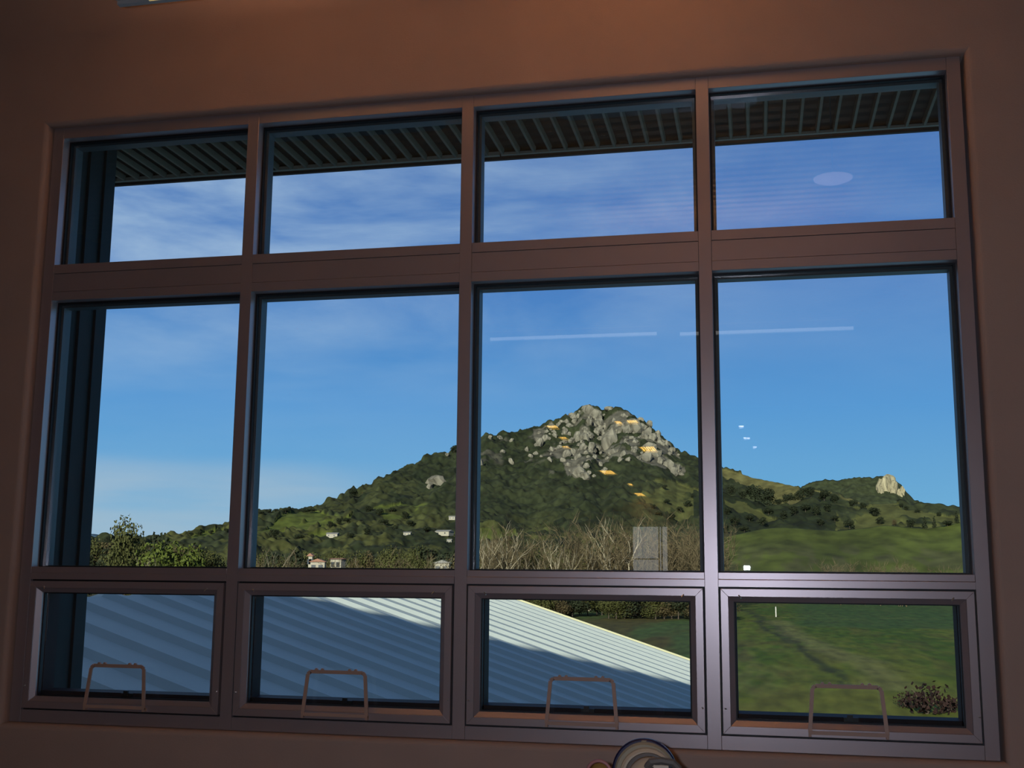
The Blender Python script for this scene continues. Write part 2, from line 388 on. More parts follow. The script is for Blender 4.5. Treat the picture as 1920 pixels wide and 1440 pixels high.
for i in range(npan):
    yy = YE-(i+1)*PIT
    link('roof_panel', pme, wing, (XR+WL[0], yy+WL[1], ZR+WL[2]))
    if i > 8: link('roof_panel', pme2, wing, (XR+WL[0], yy+WL[1], ZR+WL[2]))
YN = YE-npan*PIT
mb = MB(); mb.quadverts([(XR, YE, ZR+.11), (XE, YE, zr(XE)+.11), (XE, YE+.03, zr(XE)+.11), (XR, YE+.03, ZR+.11), (XR, YE, ZR-.2), (XE, YE, zr(XE)-.2), (XE, YE+.03, zr(XE)-.2), (XR, YE+.03, ZR-.2)], [(0,1,2,3),(4,7,6,5),(0,4,5,1),(1,5,6,2),(2,6,7,3),(3,7,4,0)])
o = mb.build('rake_trim', m_trim, wing); o.location = WL
mb = MB(); xl = XR-ln+.4
mb.quadverts([(xl, YN, -6.5), (XE-.4, YN, -6.5), (XE-.4, YN, zr(XE-.4)-.04), (XR, YN, ZR-.04), (xl, YN, ZR-SL3*(XR-xl)-.04)]+[(xl, YE-.1, -6.5), (XE-.4, YE-.1, -6.5), (XE-.4, YE-.1, zr(XE-.4)-.04), (XR, YE-.1, ZR-.04), (xl, YE-.1, ZR-SL3*(XR-xl)-.04)],
 [(0,1,2,3,4),(9,8,7,6,5),(1,6,7,2),(0,4,9,5),(2,7,8,3),(3,8,9,4)])
o = mb.build('wing_wall', m_stucco, wing); o.location = WL
# ============================================================ land
def lattice(seed, n=256): return np.random.RandomState(seed).rand(n, n)
def vnoise(x, y, seed=0):
    g = lattice(seed); xi = np.floor(x).astype(int); yi = np.floor(y).astype(int); fx = x-xi; fy = y-yi
    fx = fx*fx*(3-2*fx); fy = fy*fy*(3-2*fy); a = g[xi % 256, yi % 256]; b = g[(xi+1) % 256, yi % 256]; c = g[xi % 256, (yi+1) % 256]; d = g[(xi+1) % 256, (yi+1) % 256]
    return (a*(1-fx)+b*fx)*(1-fy)+(c*(1-fx)+d*fx)*fy
def fbm(x, y, o=4, seed=0):
    s = 0; amp = .5; tot = 0
    for i in range(o): s = s+amp*vnoise(x*2**i, y*2**i, seed+i); tot += amp; amp *= .5
    return s/tot
def inpoly(px, py, poly):
    r = np.zeros(px.shape, bool); n = len(poly)
    for i in range(n):
        x1, y1 = poly[i]; x2, y2 = poly[(i+1) % n]
        if y1 == y2: continue
        c = ((y1 > py) != (y2 > py)) & (px < (x2-x1)*(py-y1)/(y2-y1)+x1); r ^= c
    return r
def ss(a, b, x): t = np.clip((x-a)/(b-a), 0, 1); return t*t*(3-2*t)
ZG = -6.5
m_land = material('hill_vegetation', (1, 1, 1), .95, attr='Col', stretch=(1, .4, 1), noise=.5, nscale=.11, spec=.1)
m_field = material('meadow_grass', (1, 1, 1), .95, attr='Col', stretch=(1, .2, 1), noise=.40, nscale=.9, bump=0, spec=.1)
def grid_mesh(name, X, Y, Z, colr, mat, smooth=True):
    nu, nv = X.shape; V = np.stack([X, Y, Z], -1).reshape(-1, 3); idx = np.arange(nu*nv).reshape(nu, nv)
    q = np.stack([idx[:-1, :-1], idx[1:, :-1], idx[1:, 1:], idx[:-1, 1:]], -1).reshape(-1, 4)
    me = bpy.data.meshes.new(name); me.vertices.add(len(V)); me.vertices.foreach_set('co', V.ravel())
    me.loops.add(q.size); me.loops.foreach_set('vertex_index', q.ravel().astype(np.int32)); me.polygons.add(len(q))
    me.polygons.foreach_set('loop_start', (np.arange(len(q))*4).astype(np.int32)); me.update(calc_edges=True)
    me.polygons.foreach_set('use_smooth', np.full(len(q), smooth))
    ca = me.color_attributes.new('Col', 'FLOAT_COLOR', 'POINT'); c4 = np.concatenate([colr.reshape(-1, 3), np.ones((len(V), 1))], 1)
    ca.data.foreach_set('color', c4.astype(np.float32).ravel()); me.materials.append(mat)
    o = bpy.data.objects.new(name, me); COL.objects.link(o); return o
C_CHAP = np.array([.010, .0145, .0065]); C_CHAP2 = np.array([.022, .028, .012]); C_GRASS = np.array([.058, .074, .013]); C_DRY = np.array([.085, .080, .028]); C_ROCK = np.array([.095, .090, .070]); C_OLIVE = np.array([.042, .046, .014])
def hill(name, top, Dn, r0n, nx, nt, g_exp, paint, canopy=6.0, relief=0.0, seed=1, tail=.25, e0=None):
    px = np.array([p[0] for p in top], float)
    A = []; B = []
    for p in top: a, b = ab(*p); A.append(a); B.append(b)
    al = np.linspace(A[0], A[-1], nx); bt = np.interp(al, A, B)
    Dx = np.interp(al, A, [Dn(p) if callable(Dn) else Dn for p in px]); r0 = np.interp(al, A, [r0n(p) if callable(r0n) else r0n for p in px])
    t = np.concatenate([np.linspace(0, 1, nt), 1+np.linspace(.02, 1, 8)*tail])
    AL, T = np.meshgrid(al, t, indexing='ij'); BT = bt[:, None]; DD = Dx[:, None]; RR = r0[:, None]
    yy = RR+(DD-RR)*T
    b0 = (ZG-CAM[2])/yy
    g = np.clip(T, 0, 1)**g_exp
    bb = b0+(BT-b0)*g
    Z = CAM[2]+bb*yy
    ztop = CAM[2]+BT*DD
    Z = np.where(T > 1, ztop-(T-1)/tail*(ztop-ZG)*1.15, Z)
    X = CAM[0]+AL*yy; Yw = CAM[1]+yy
    pxx, pyy = project(X, Yw, Z)
    colr, cano = paint(pxx, pyy, X, Yw, T)
    k = np.clip(T*4, 0, 1)*np.clip((1-T)*6+.12, 0, 1)
    if relief: Z = Z+relief*k*(fbm(X/150, Yw/220, 3, seed+20)-.5)*2-relief*.7*k*np.abs(fbm(X/70, Yw/260, 3, seed+30)-.5)*2
    rough = .55*fbm(X/16, Yw/22, 3, seed+5)+.45*fbm(X/6.5, Yw/8, 2, seed+8); Z = Z+canopy*cano*(rough-.38)*np.clip(T*5, 0, 1)*np.where(T <= 1, 1, .3)
    # canopy raises the ridge a little: bring the ridge back down by the mean
    o = grid_mesh(name, X, Yw, Z, colr, m_land)
    pxx, pyy = project(X, Yw, Z)
    o_data = dict(px=pxx[:, :nt], py=pyy[:, :nt], X=X[:, :nt], Y=Yw[:, :nt], Z=Z[:, :nt])
    return o, o_data
def spot(hd, px, py):
    d = (hd['px']-px)**2+(hd['py']-py)**2; i = np.unravel_index(np.argmin(d), d.shape)
    return Vector((hd['X'][i], hd['Y'][i], hd['Z'][i]))
def lerp(a, b, t): return a*(1-t[..., None])+b*t[..., None]
# ---- main mountain
TOP_A = [(120,1012),(250,1010),(300,1008),(345,1001),(385,996),(425,986),(452,974),(480,967),(510,962),(540,960),(565,958),(590,952),(620,940),(645,930),(655,922),(672,921),(680,915),(710,900),(740,887),(765,878),(790,864),(820,851),(840,846),(855,836),(870,834),(890,828),(912,814),(940,812),(965,812),(990,807),(1010,800),(1025,793),(1045,790),(1065,779),(1078,776),(1092,764),(1105,761),(1120,768),(1132,775),(1145,766),(1165,766),(1182,775),(1200,787),(1222,802),(1240,817),(1255,832),(1268,848),(1282,853),(1300,857),(1320,866),(1340,873),(1355,881),(1385,888),(1420,897),(1460,905),(1503,914),(1550,921),(1600,937),(1640,952),(1700,985),(1760,1010)]
POLY_ROCK = [(1000,806),(1040,790),(1095,762),(1132,776),(1168,766),(1225,803),(1270,848),(1288,892),(1262,898),(1235,880),(1190,862),(1150,862),(1120,905),(1066,898),(1050,870),(1005,852)]
MEAD = [[(452,1003),(500,985),(560,962),(600,966),(650,975),(590,990),(520,1008),(460,1012)], [(600,985),(668,972),(640,992),(600,996)], [(1212,900),(1262,905),(1330,925),(1340,970),(1270,962),(1235,948),(1200,930)], [(885,986),(965,980),(970,1005),(885,1010)], [(1351,880),(1503,914),(1510,925),(1477,938),(1455,941),(1430,916),(1390,907),(1351,892)], [(1510,915),(1560,921),(1620,941),(1601,947),(1562,933)], [(1376,935),(1413,950),(1472,986),(1432,978),(1376,952)], [(700,955),(760,948),(820,955),(780,975),(720,975)], [(350,1003),(420,992),(430,1010),(350,1015)], [(560,1000),(600,996),(650,1002),(600,1010)]]
def paint_A(px, py, X, Y, T):
    n1 = fbm(X/60, Y/90, 4, 3); n2 = fbm(X/22, Y/34, 3, 9)
    n4 = fbm(X/9, Y/13, 2, 17); c = lerp(C_CHAP, C_CHAP2, ss(.3, .7, n1*.5+n4*.5)); cano = np.ones(px.shape)
    jx = (n2-.5)*16; jy = (n1-.5)*14
    low = ss(945, 1000, py)*ss(1320, 1100, px)
    c = lerp(c, C_OLIVE*np.ones(3), low*ss(.45, .6, n2)*.8)
    up = ss(880, 700, px)*ss(.46, .60, n2)*.35; c = lerp(c, C_OLIVE*np.ones(3), up)
    for i, p in enumerate(MEAD):
        mk = inpoly(px+jx, py+jy, p).astype(float); keep = mk*(1-ss(.58, .66, n2)*.9)
        gcol = C_DRY if i in (4, 5) else (C_OLIVE*1.35 if i in (2, 6) else C_GRASS)
        c = lerp(c, gcol*np.ones(3), keep*.9); cano = cano*(1-keep*.85)
    rk = inpoly(px+jx*.5, py+jy*.5, POLY_ROCK)*ss(.47, .55, n2); c = lerp(c, C_ROCK*.85*np.ones(3), rk*.8)
    rl = inpoly(px, py, [(890,835),(1000,808),(1040,900),(890,890)])*ss(.60, .70, n2)*.5; c = lerp(c, C_ROCK*.7*np.ones(3), rl)
    cano = cano*(1-rk*.6)
    return c, cano
def DA(p): return float(np.interp(p, [100, 500, 800, 1000, 1130, 1300, 1500, 1800], [700, 1000, 1350, 1550, 1620, 1500, 1300, 1200]))
def RA(p): return float(np.interp(p, [100, 500, 900, 1300, 1800], [420, 480, 620, 650, 700]))
mtn, HA = hill('mountain', TOP_A, DA, RA, 1250, 330, 1.25, paint_A, canopy=16, relief=16, seed=1)
tag(mtn, 'large chaparral-covered mountain topped by a jumble of grey boulders', 'mountain')
# ---- right hand hill with the pale pinnacle
TOP_B = [(1440,940),(1480,922),(1505,913),(1525,905),(1548,900),(1575,901),(1600,896),(1625,897),(1645,895),(1660,893),(1680,900),(1690,910),(1700,925),(1712,935),(1730,945),(1750,950),(1790,953),(1830,957),(1900,965)]
def paint_B(px, py, X, Y, T):
    n1 = fbm(X/80, Y/120, 4, 33); c = lerp(C_CHAP*1.5, C_CHAP2*1.3, ss(.35, .65, n1)); return c, np.ones(px.shape)*.8
hb_, HB = hill('pinnacle_hill', TOP_B, 2200, 1500, 340, 120, 1.1, paint_B, canopy=14, relief=8, seed=41); tag(hb_, 'distant dark hill at right crowned by one pale rock pinnacle', 'hill')
# ---- middle slopes on the right
TOP_C = [(1300,925),(1352,925),(1400,935),(1440,950),(1480,945),(1520,935),(1560,940),(1610,948),(1640,945),(1680,943),(1720,950),(1770,952),(1830,957),(1920,962)]
MEC = [[(1355,930),(1400,942),(1472,986),(1432,980),(1360,950)], [(1570,962),(1600,955),(1657,948),(1700,955),(1780,972),(1840,965),(1850,985),(1742,990),(1630,988),(1567,992)], [(1620,943),(1680,943),(1690,950),(1640,950)]]
def paint_C(px, py, X, Y, T):
    n1 = fbm(X/40, Y/70, 4, 53); n2 = fbm(X/16, Y/26, 3, 59)
    c = lerp(C_CHAP*1.05, C_CHAP2, ss(.4, .65, n1)); cano = np.ones(px.shape)*1.0
    for i, p in enumerate(MEC):
        mk = inpoly(px+(n2-.5)*16, py+(n1-.5)*14, p).astype(float)*(1-ss(.60, .68, n2)); c = lerp(c, (C_OLIVE*1.1 if i == 0 else C_OLIVE*1.3)*np.ones(3), mk); cano *= 1-.9*mk
    return c, cano
hc_, HC = hill('oak_hill', TOP_C, 900, 600, 560, 170, 1.0, paint_C, canopy=12, relief=4, seed=61); tag(hc_, 'olive slopes with dark oak groves between the mountain and the front green hill', 'hill')
# ---- front green hill
TOP_D = [(1230,1040),(1290,1022),(1352,1008),(1390,1000),(1430,991),(1470,988),(1520,992),(1570,995),(1620,990),(1660,984),(1700,988),(1740,991),(1780,983),(1815,977),(1870,972),(1940,968)]
def paint_D(px, py, X, Y, T):
    n1 = fbm(X/26, Y/150, 4, 73); n2 = fbm(X/7, Y/45, 3, 79)
    c = lerp(C_GRASS*.72, C_GRASS*.98, ss(.3, .7, n1)); c = lerp(c, np.array([.055, .05, .028]), ss(.52, .66, n2)*.45*ss(1000, 1040, py)); return c, np.ones(px.shape)*.05
hd_, HD_ = hill('green_hill', TOP_D, 560, 330, 380, 90, .95, paint_D, canopy=3, relief=3, seed=81); tag(hd_, 'smooth bright green grassy hill in the right-hand panes', 'hill')
# ---- far ridge at left, its blue haze put into the base colour
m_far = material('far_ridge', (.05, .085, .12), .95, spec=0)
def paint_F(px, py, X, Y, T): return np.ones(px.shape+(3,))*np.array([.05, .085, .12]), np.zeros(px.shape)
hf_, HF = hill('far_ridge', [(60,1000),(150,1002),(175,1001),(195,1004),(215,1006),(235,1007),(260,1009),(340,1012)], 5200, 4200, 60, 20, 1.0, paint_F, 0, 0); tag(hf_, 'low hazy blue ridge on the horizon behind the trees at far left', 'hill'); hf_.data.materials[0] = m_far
# ---- ground with the field
al = np.linspace(-.95, .55, 760); yy = np.concatenate([np.geomspace(28, 330, 560), np.geomspace(340, 5500, 40)])
AL, YY = np.meshgrid(al, yy, indexing='ij'); X = CAM[0]+AL*YY; Yw = CAM[1]+YY
Z = ZG+ .25*(fbm(X/7, Yw/7, 3, 91)-.5)+np.where(YY > 400, -.5, 0)
pxx, pyy = project(X, Yw, Z)
n1 = fbm(X/8, Yw/55, 4, 93); n2 = fbm(X/2.2, Yw/12, 4, 97); n3 = fbm(X/.8, Yw/4.5, 3, 99)
GA = np.array([.032, .062, .005]); GB = np.array([.070, .086, .010]); BR = np.array([.050, .042, .014])
c = lerp(GA, GB, ss(.36, .64, n1*.4+n2*.3+n3*.3))
rough_ = ss(-.02, .10, -(AL-.06-.0*YY))*ss(150, 90, YY)          # rough yellower grass near and left of the track
c = lerp(c, np.array([.085, .095, .028]), rough_*ss(.35, .6, n2)*.8)
c = lerp(c, BR, ss(.56, .68, n2)*.55*ss(.0, .5, rough_+.25))
c = lerp(c, np.array([.092, .098, .014]), ss(135, 70, YY)*ss(.3, .6, n1)*.75)
def dist_line(px, py, pts):
    d = np.full(px.shape, 1e9)
    for (x1, y1), (x2, y2) in zip(pts[:-1], pts[1:]):
        L2 = (x2-x1)**2+(y2-y1)**2; t = np.clip(((px-x1)*(x2-x1)+(py-y1)*(y2-y1))/L2, 0, 1); d = np.minimum(d, np.hypot(px-x1-t*(x2-x1), py-y1-t*(y2-y1)))
    return d
def gpt(px, py):
    a, b = ab(px, py); D = (ZG-CAM[2])/b; return CAM[0]+a*D, CAM[1]+D
def gl(pts): return [gpt(*p) for p in pts]
wob = (n2-.5)*2.2
d1 = dist_line(X+wob, Yw, gl([(1402,1145),(1425,1158),(1455,1176),(1480,1195),(1500,1207)])); d2 = dist_line(X+wob, Yw, gl([(1500,1207),(1530,1235),(1560,1258),(1590,1282)]))
d3 = dist_line(X+wob, Yw, gl([(1425,1165),(1440,1180),(1462,1190),(1490,1205)]))
for dd, w in ((d1, 1.0), (d2, .55), (d3, .6)): c = lerp(c, np.array([.020, .028, .010]), ss(w*2.0, w*.3, dd)*.85*ss(.25, .5, n3))
d4 = dist_line(X+wob, Yw, gl([(1460,1165),(1500,1195),(1545,1215),(1620,1240),(1680,1290)])); c = lerp(c, np.array([.115, .115, .042]), ss(2.6, .5, d4)*.55)
yl = dist_line(X, Yw+wob*2, gl([(1490,1158),(1600,1160),(1700,1158),(1800,1162)])); c = lerp(c, np.array([.11, .13, .018]), ss(5.0, 1.0, yl)*.7*ss(.35, .6, n2))
back = ss(176, 186, YY)*ss(.02, .04, AL); c = lerp(c, np.array([.026, .055, .014]), back*.75)
lf = ss(-.01, -.05, AL); c = lerp(c, lerp(np.array([.035, .062, .018]), BR*.9, ss(.45, .6, n1)), lf*.85)
c = lerp(c, np.array([.04, .032, .018]), ss(232, 250, YY)*.7*ss(.0, -.05, AL))
gm_ = grid_mesh('ground', X, Yw, Z, c, m_field); gm_['kind'] = 'structure'
# ---- boulders
def rock_mesh(seed, lumps=.28, sub=2, tall=1.0):
    bm = bmesh.new(); bmesh.ops.create_icosphere(bm, subdivisions=sub, radius=.5); rs = random.Random(seed)
    ph = [Vector((rs.uniform(-1, 1), rs.uniform(-1, 1), rs.uniform(-1, 1))).normalized() for _ in range(9)]
    for v in bm.verts:
        d = v.co.normalized(); s = 1.0
        for i, p in enumerate(ph): s += lumps*.16*math.cos(d.dot(p)*(3+i*.9)+i)
        for p in ph[:5]:
            q = d.dot(p)
            if q > .72: s *= .72/q
        v.co = d*.5*s; v.co.z *= tall
    me = bpy.data.meshes.new('boulder'); bm.to_mesh(me); bm.free(); return me
m_rock = material('grey_lichen_rock', (.115, .11, .085), .95, noise=.6, nscale=3.0, spec=.1, stretch=(1, 1, .45))
m_rock2 = material('pale_pinnacle_rock', (.18, .165, .105), .95, noise=.6, nscale=5.0, spec=.1, stretch=(1.6, 1.6, .35))
rocks = [rock_mesh(i) for i in range(6)]
for q in rocks: q.materials.append(m_rock)
BL = [(985,125,90,90),(1040,160,110,90),(1075,220,80,90),(990,215,60,70),(870,175,60,70),(880,215,70,60),(905,170,40,50),(1150,110,80,40),(690,250,80,60),(600,390,70,110),(650,340,60,60),(720,320,50,60),(800,300,60,60),(840,250,60,60),(780,220,40,50),(900,330,70,90),(950,350,90,110),(1000,320,60,70),(1010,430,80,120),(950,420,60,80),(1160,370,130,230),(1175,460,100,80),(1335,260,150,150),(1300,270,80,110),(1230,290,50,70),(1420,260,80,70),(1450,300,90,80),(1500,340,80,80),(1430,340,70,60),(1560,370,80,80),(1600,400,60,80),(1470,420,120,70),(1440,500,110,120),(1520,470,80,90),(1560,530,70,90),(1620,560,90,100),(1660,610,90,80),(1700,600,50,90),(1350,440,60,80),(1270,480,60,90),(1240,520,50,60),(1360,370,60,60),(820,480,70,90),(870,460,50,70),(900,500,60,80),(920,620,130,120),(960,650,90,70),(860,370,60,60),(760,420,50,50),(700,440,50,50),(130,560,60,140),(110,510,50,60),(210,340,50,40),(280,340,50,40),(380,360,40,40),(380,530,50,70),(500,440,30,60),(310,450,40,40),(800,380,50,50),(570,470,40,50),(1480,230,50,50),(1400,200,60,40),(530,490,40,40),(1100,300,50,60),(1220,240,40,50),(1640,450,40,70),(1540,310,50,60),(1290,400,40,60),(1050,300,50,50),(1040,500,50,60)]
SPB = [(870+x*.236, 740+y*.236, w*.236, h*.236) for x, y, w, h in BL]+[(818, 903, 36, 28), (806, 912, 14, 22), (1010, 812, 9, 8), (838, 853, 10, 7)]
rr = random.Random(5)
for _ in range(190):
    x, y = rr.uniform(1000, 1285), rr.uniform(765, 895)
    if inpoly(np.array([x]), np.array([y]), POLY_ROCK)[0]: s = rr.uniform(5, 12); SPB.append((x, y, s, s*rr.uniform(.8, 1.3)))
def put_rock(hd, root, mesh, px, py, w, h, deep=1.0, name='boulder', mx=0):
    p = spot(hd, px, py+h*.1); D = p.y-CAM[1]; s = D/FPX
    o = link(name, mesh, root, (p.x-root.location.x, p.y-root.location.y, p.z-root.location.z), random.uniform(-.4, .4), (w*s*1.18, w*s*deep, h*s*1.15))
    o.rotation_euler = (random.uniform(-.15, .15), random.uniform(-.25, .25), random.uniform(0, 6.28) if w < 20 else random.uniform(-.3, .3)); return o
for i, (x, y, w, h) in enumerate(SPB): put_rock(HA, mtn, rocks[i % 6], x, y, w, h)
prk = [rock_mesh(20+i, .35, 3) for i in range(3)]
for q in prk: q.materials.append(m_rock2)
for i, (x, y, w, h) in enumerate([(1658, 913, 24, 42), (1668, 906, 26, 36), (1676, 917, 20, 34), (1650, 920, 14, 26), (1691, 921, 9, 20), (1683, 925, 12, 18)]): 
    o = put_rock(HB, hb_, prk[i % 3], x, y, w, h, .8, 'pinnacle_rock'); o.rotation_euler.z = i*.6
# ---- trees
def bark(name, c): return material(name, c, .85, noise=.3, nscale=1.5, spec=.2)
m_bark = bark('brown_bark', (.05, .04, .03)); m_pale = bark('pale_sycamore_bark', (.235, .21, .15)); m_tan = bark('tan_twig_bark', (.062, .050, .026))
def leafm(name, c): return material(name, c, .8, noise=.35, nscale=.7, spec=.15)
LEAF = {'dark': leafm('dark_oak_leaves', (.012, .017, .007)), 'olive': leafm('olive_leaves', (.036, .040, .011)), 'bright': leafm('bright_green_leaves', (.046, .062, .009)), 'brown': leafm('brown_dry_leaves', (.050, .040, .018)), 'maroon': leafm('dark_maroon_leaves', (.013, .006, .005))}
def crown_mesh(seed, h, w, n, leaf, blobs=7, shape='round', base=.25):
    rs = random.Random(seed); mb = MB(); bl = []
    for i in range(blobs):
        if shape == 'cone': f = i/(blobs-1); r_ = w*.5*(1-f)*.8+w*.06; bl.append((rs.uniform(-.1, .1)*w, rs.uniform(-.1, .1)*w, h*(base+(1-base)*f*.93), r_))
        else:
            a = rs.uniform(0, 6.28); q = rs.uniform(0, .30)*w; f = rs.uniform(base+.15, .84)
            bl.append((q*math.cos(a), q*math.sin(a), h*f, rs.uniform(.20, .30)*w))
    for i in range(n):
        bx, by, bz, br = bl[rs.randrange(len(bl))]
        d = Vector((rs.gauss(0, 1), rs.gauss(0, 1), rs.gauss(0, 1))).normalized(); rad = br*(rs.random()**.3)
        c = Vector((bx, by, bz))+d*rad*Vector((1, 1, .8)).length/1.62; c.z = max(c.z, h*base*.6)
        t = Vector((rs.gauss(0, 1), rs.gauss(0, 1), rs.gauss(0, 1))).normalized()*leaf*rs.uniform(.6, 1.3); s = t.cross(d+Vector((.01, .02, 0))).normalized()*leaf*.55
        o = len(mb.v); mb.v += [tuple(c-t*.5), tuple(c+s), tuple(c+t*.5), tuple(c-s)]; mb.f.append((o, o+1, o+2, o+3)); mb.mi.append(0)
    return mb
def tree_thing(name, kind, seed, h, w, n, leaf, **kw):
    cm = crown_mesh(seed, h, w, n, leaf, **kw).mesh('crown'); cm.materials.append(LEAF[kind])
    tb = MB(); tb.tube([(0, 0, -.4), (w*.02, 0, h*.3), (-w*.02, w*.02, h*.65)], [h*.022, h*.017, h*.008], 6)
    for i in range(3): a = i*2.1+seed; tb.tube([(0, 0, h*.3), (math.cos(a)*w*.2, math.sin(a)*w*.2, h*.6)], [h*.012, h*.005], 5)
    tm = tb.mesh('trunk'); tm.materials.append(m_bark); return (name, cm, tm)
def place(tv, loc, sc, label, cat='tree', group=None, rz=None):
    r_ = empty(tv[0], loc); r_.scale = sc if isinstance(sc, tuple) else (sc, sc, sc); r_.rotation_euler = (0, 0, random.uniform(0, 6.28) if rz is None else rz)
    link('crown', tv[1], r_); link('trunk', tv[2], r_); tag(r_, label, cat, group); return r_
VAR = {'dark': [tree_thing('oak_tree', 'dark', i, 1, 1.15, 1300, .075, base=.08) for i in (1, 2, 3)],
       'olive': [tree_thing('leafy_tree', 'olive', i, 1, .95, 2200, .045, base=.12, blobs=11) for i in (4, 5, 6)],
       'brown': [tree_thing('leafy_tree', 'brown', i, 1, .9, 1800, .04, base=.12, blobs=11) for i in (7, 8)],
       'cone': [tree_thing('conifer', 'dark', i, 1, .42, 700, .07, shape='cone', base=.08) for i in (9, 10)],
       'bright': [tree_thing('leafy_tree', 'bright', 11, 1, 1.2, 2600, .055, base=.05, blobs=14)]}
def tree_px(kind, px, pytop, pyb, D, label, group=None, wf=1.0, hd=None, cat='tree', vi=0):
    # tree whose top is seen at pytop; it stands on the ground (or on hill hd at pyb)
    if hd is not None: p = spot(hd, px, pyb); D = p.y-CAM[1]; zb_ = p.z
    else: zb_ = ZG
    a, b = ab(px, pytop); zt_ = CAM[2]+b*D; h = max(zt_-zb_, 1.0)
    x = CAM[0]+a*D; return place(VAR[kind][vi % len(VAR[kind])], (x, CAM[1]+D, zb_), (h*wf, h*wf, h), label, cat, group)
# single trees that stand out
tree_px('cone', 1793, 958, 976, 0, 'tall dark conifer near the right window jamb on the green hill crest', hd=HD_, wf=1.25)
tree_px('cone', 1733, 968, 990, 0, 'left one of two slender dark trees on the hill crest at right', hd=HD_, wf=1.3)
tree_px('cone', 1751, 967, 990, 0, 'right one of two slender dark trees on the hill crest at right', hd=HD_, wf=1.1, vi=1)
tree_px('dark', 1708, 974, 989, 0, 'round dark oak left of the two slender trees on the crest', hd=HD_, wf=1.5)
tree_px('dark', 1592, 973, 991, 0, 'round dark oak standing alone in the olive meadow above the green hill', hd=HC, wf=1.05, vi=1)
tree_px('dark', 1640, 952, 968, 0, 'wide dark oak on the olive slope below the rock pinnacle', hd=HC, wf=1.6)
tree_px('dark', 1650, 970, 983, 0, 'dark oak on the lower olive slope, below the wide oak', hd=HC, wf=1.5, vi=2)
tree_px('brown', 1676, 973, 986, 0, 'brownish bare-looking tree on the olive slope left of the slender trees', hd=HC, wf=1.2)
tree_px('dark', 1776, 975, 988, 0, 'low dark oak between the slender trees and the tall conifer', hd=HD_, wf=1.8, vi=1)
tree_px('dark', 1812, 968, 979, 0, 'low dark oak touching the right window jamb', hd=HD_, wf=1.3, vi=2)
tree_px('dark', 663, 918, 932, 0, 'round oak on the mountain skyline left of the steep slope', hd=HA, wf=1.5)
tree_px('dark', 580, 952, 962, 0, 'wide low oak clump on the lower left skyline of the mountain', hd=HA, wf=2.6, vi=1)
tree_px('dark', 852, 836, 848, 0, 'dark tree on the mountain skyline beside the second mullion', hd=HA, wf=1.4, vi=2)
tree_px('dark', 511, 993, 1012, 0, 'dark round tree at the foot of the light green slope', hd=HA, wf=1.3)
# oaks dotted on the slopes
i = 0
for (x, y, h) in [(475,970,9),(490,966,9),(505,965,10),(520,963,9),(536,961,10),(620,990,12),(635,984,12),(650,981,11),(600,1000,12),(690,1003,13),(720,985,13),(740,1000,14),(770,990,14),(800,1000,14),(690,960,12),(710,968,14),(735,962,12),(760,972,12),(655,1012,12),(560,1012,12),(585,1012,10),(1225,955,9),(1250,945,10),(1290,950,11),(1245,918,9),(1275,960,11),(1300,935,9),(1310,958,11),(1235,968,10),(1260,975,12),(395,1002,8),(410,999,8),(375,1004,8),(360,1006,8),(425,998,8)]:
    tree_px('dark', x, y-h, y, 0, 'dark oak dotted among others over the grassy lower slopes of the mountain', 'oaks on the mountain slopes', wf=1.5, hd=HA, vi=i); i += 1
for (x, y, h) in [(1370,925,14),(1395,935,14),(1415,925,16),(1440,932,14),(1460,950,14),(1480,940,16),(1500,935,16),(1520,930,16),(1545,932,15),(1565,942,14),(1490,965,16),(1510,960,16),(1530,965,16),(1550,960,15),(1565,978,12),(1470,972,14),(1540,985,12),(1600,948,12),(1618,955,12),(1380,985,16),(1405,978,14),(1430,985,14),(1360,1000,16),(1395,998,14),(1365,965,14),(1700,957,8),(1720,962,8),(1760,968,8),(1690,951,7),(1440,965,14)]:
    tree_px('dark', x, y-h, y, 0, 'dark oak in the groves on the slopes above the green hill', 'oaks in the groves above the green hill', wf=1.4, hd=HC, vi=i); i += 1
# trees crowding the valley behind the roof
rs = random.Random(21)
tree_px('olive', 243, 972, 0, 230, 'tall open-crowned tree rising above the horizon at far left', wf=.50, vi=0)
tree_px('dark', 300, 996, 0, 250, 'dark pointed tree right of the tall open-crowned one', wf=.5, vi=1)
tree_px('bright', 300, 1026, 0, 150, 'bright green bushy tree low in the leftmost tall pane', wf=.85)
tree_px('bright', 355, 1032, 0, 152, 'second, lower bright green bushy tree beside the first mullion', wf=.65)
skyline = [(120,1015),(200,1008),(260,1010),(340,1020),(460,1028),(600,1035),(700,1028),(860,1020),(1000,1012),(1150,1005),(1300,1012),(1360,1030)]
for k in range(140):
    x = rs.uniform(150, 1340); D = rs.choice([262, 285, 310, 340, 370]); base = np.interp(x, [p[0] for p in skyline], [p[1] for p in skyline])
    top = base+rs.uniform(0, 34)-(D-300)*.04
    kind = rs.choices(['olive', 'brown', 'dark'], [5, 4 if x < 850 else 7, 3])[0]
    if x > 870: top += 12
    a, b = ab(x, top)
    o = tree_px(kind, x, top, 0, D, {'olive': 'olive green tree in the wooded valley behind the roof ridge', 'brown': 'brownish leafless-looking tree in the wooded valley behind the roof ridge', 'dark': 'dark green tree in the wooded valley behind the roof ridge'}[kind], {'olive': 'olive trees in the valley', 'brown': 'brownish trees in the valley', 'dark': 'dark trees in the valley'}[kind], wf=rs.uniform(.55, .85), vi=k)
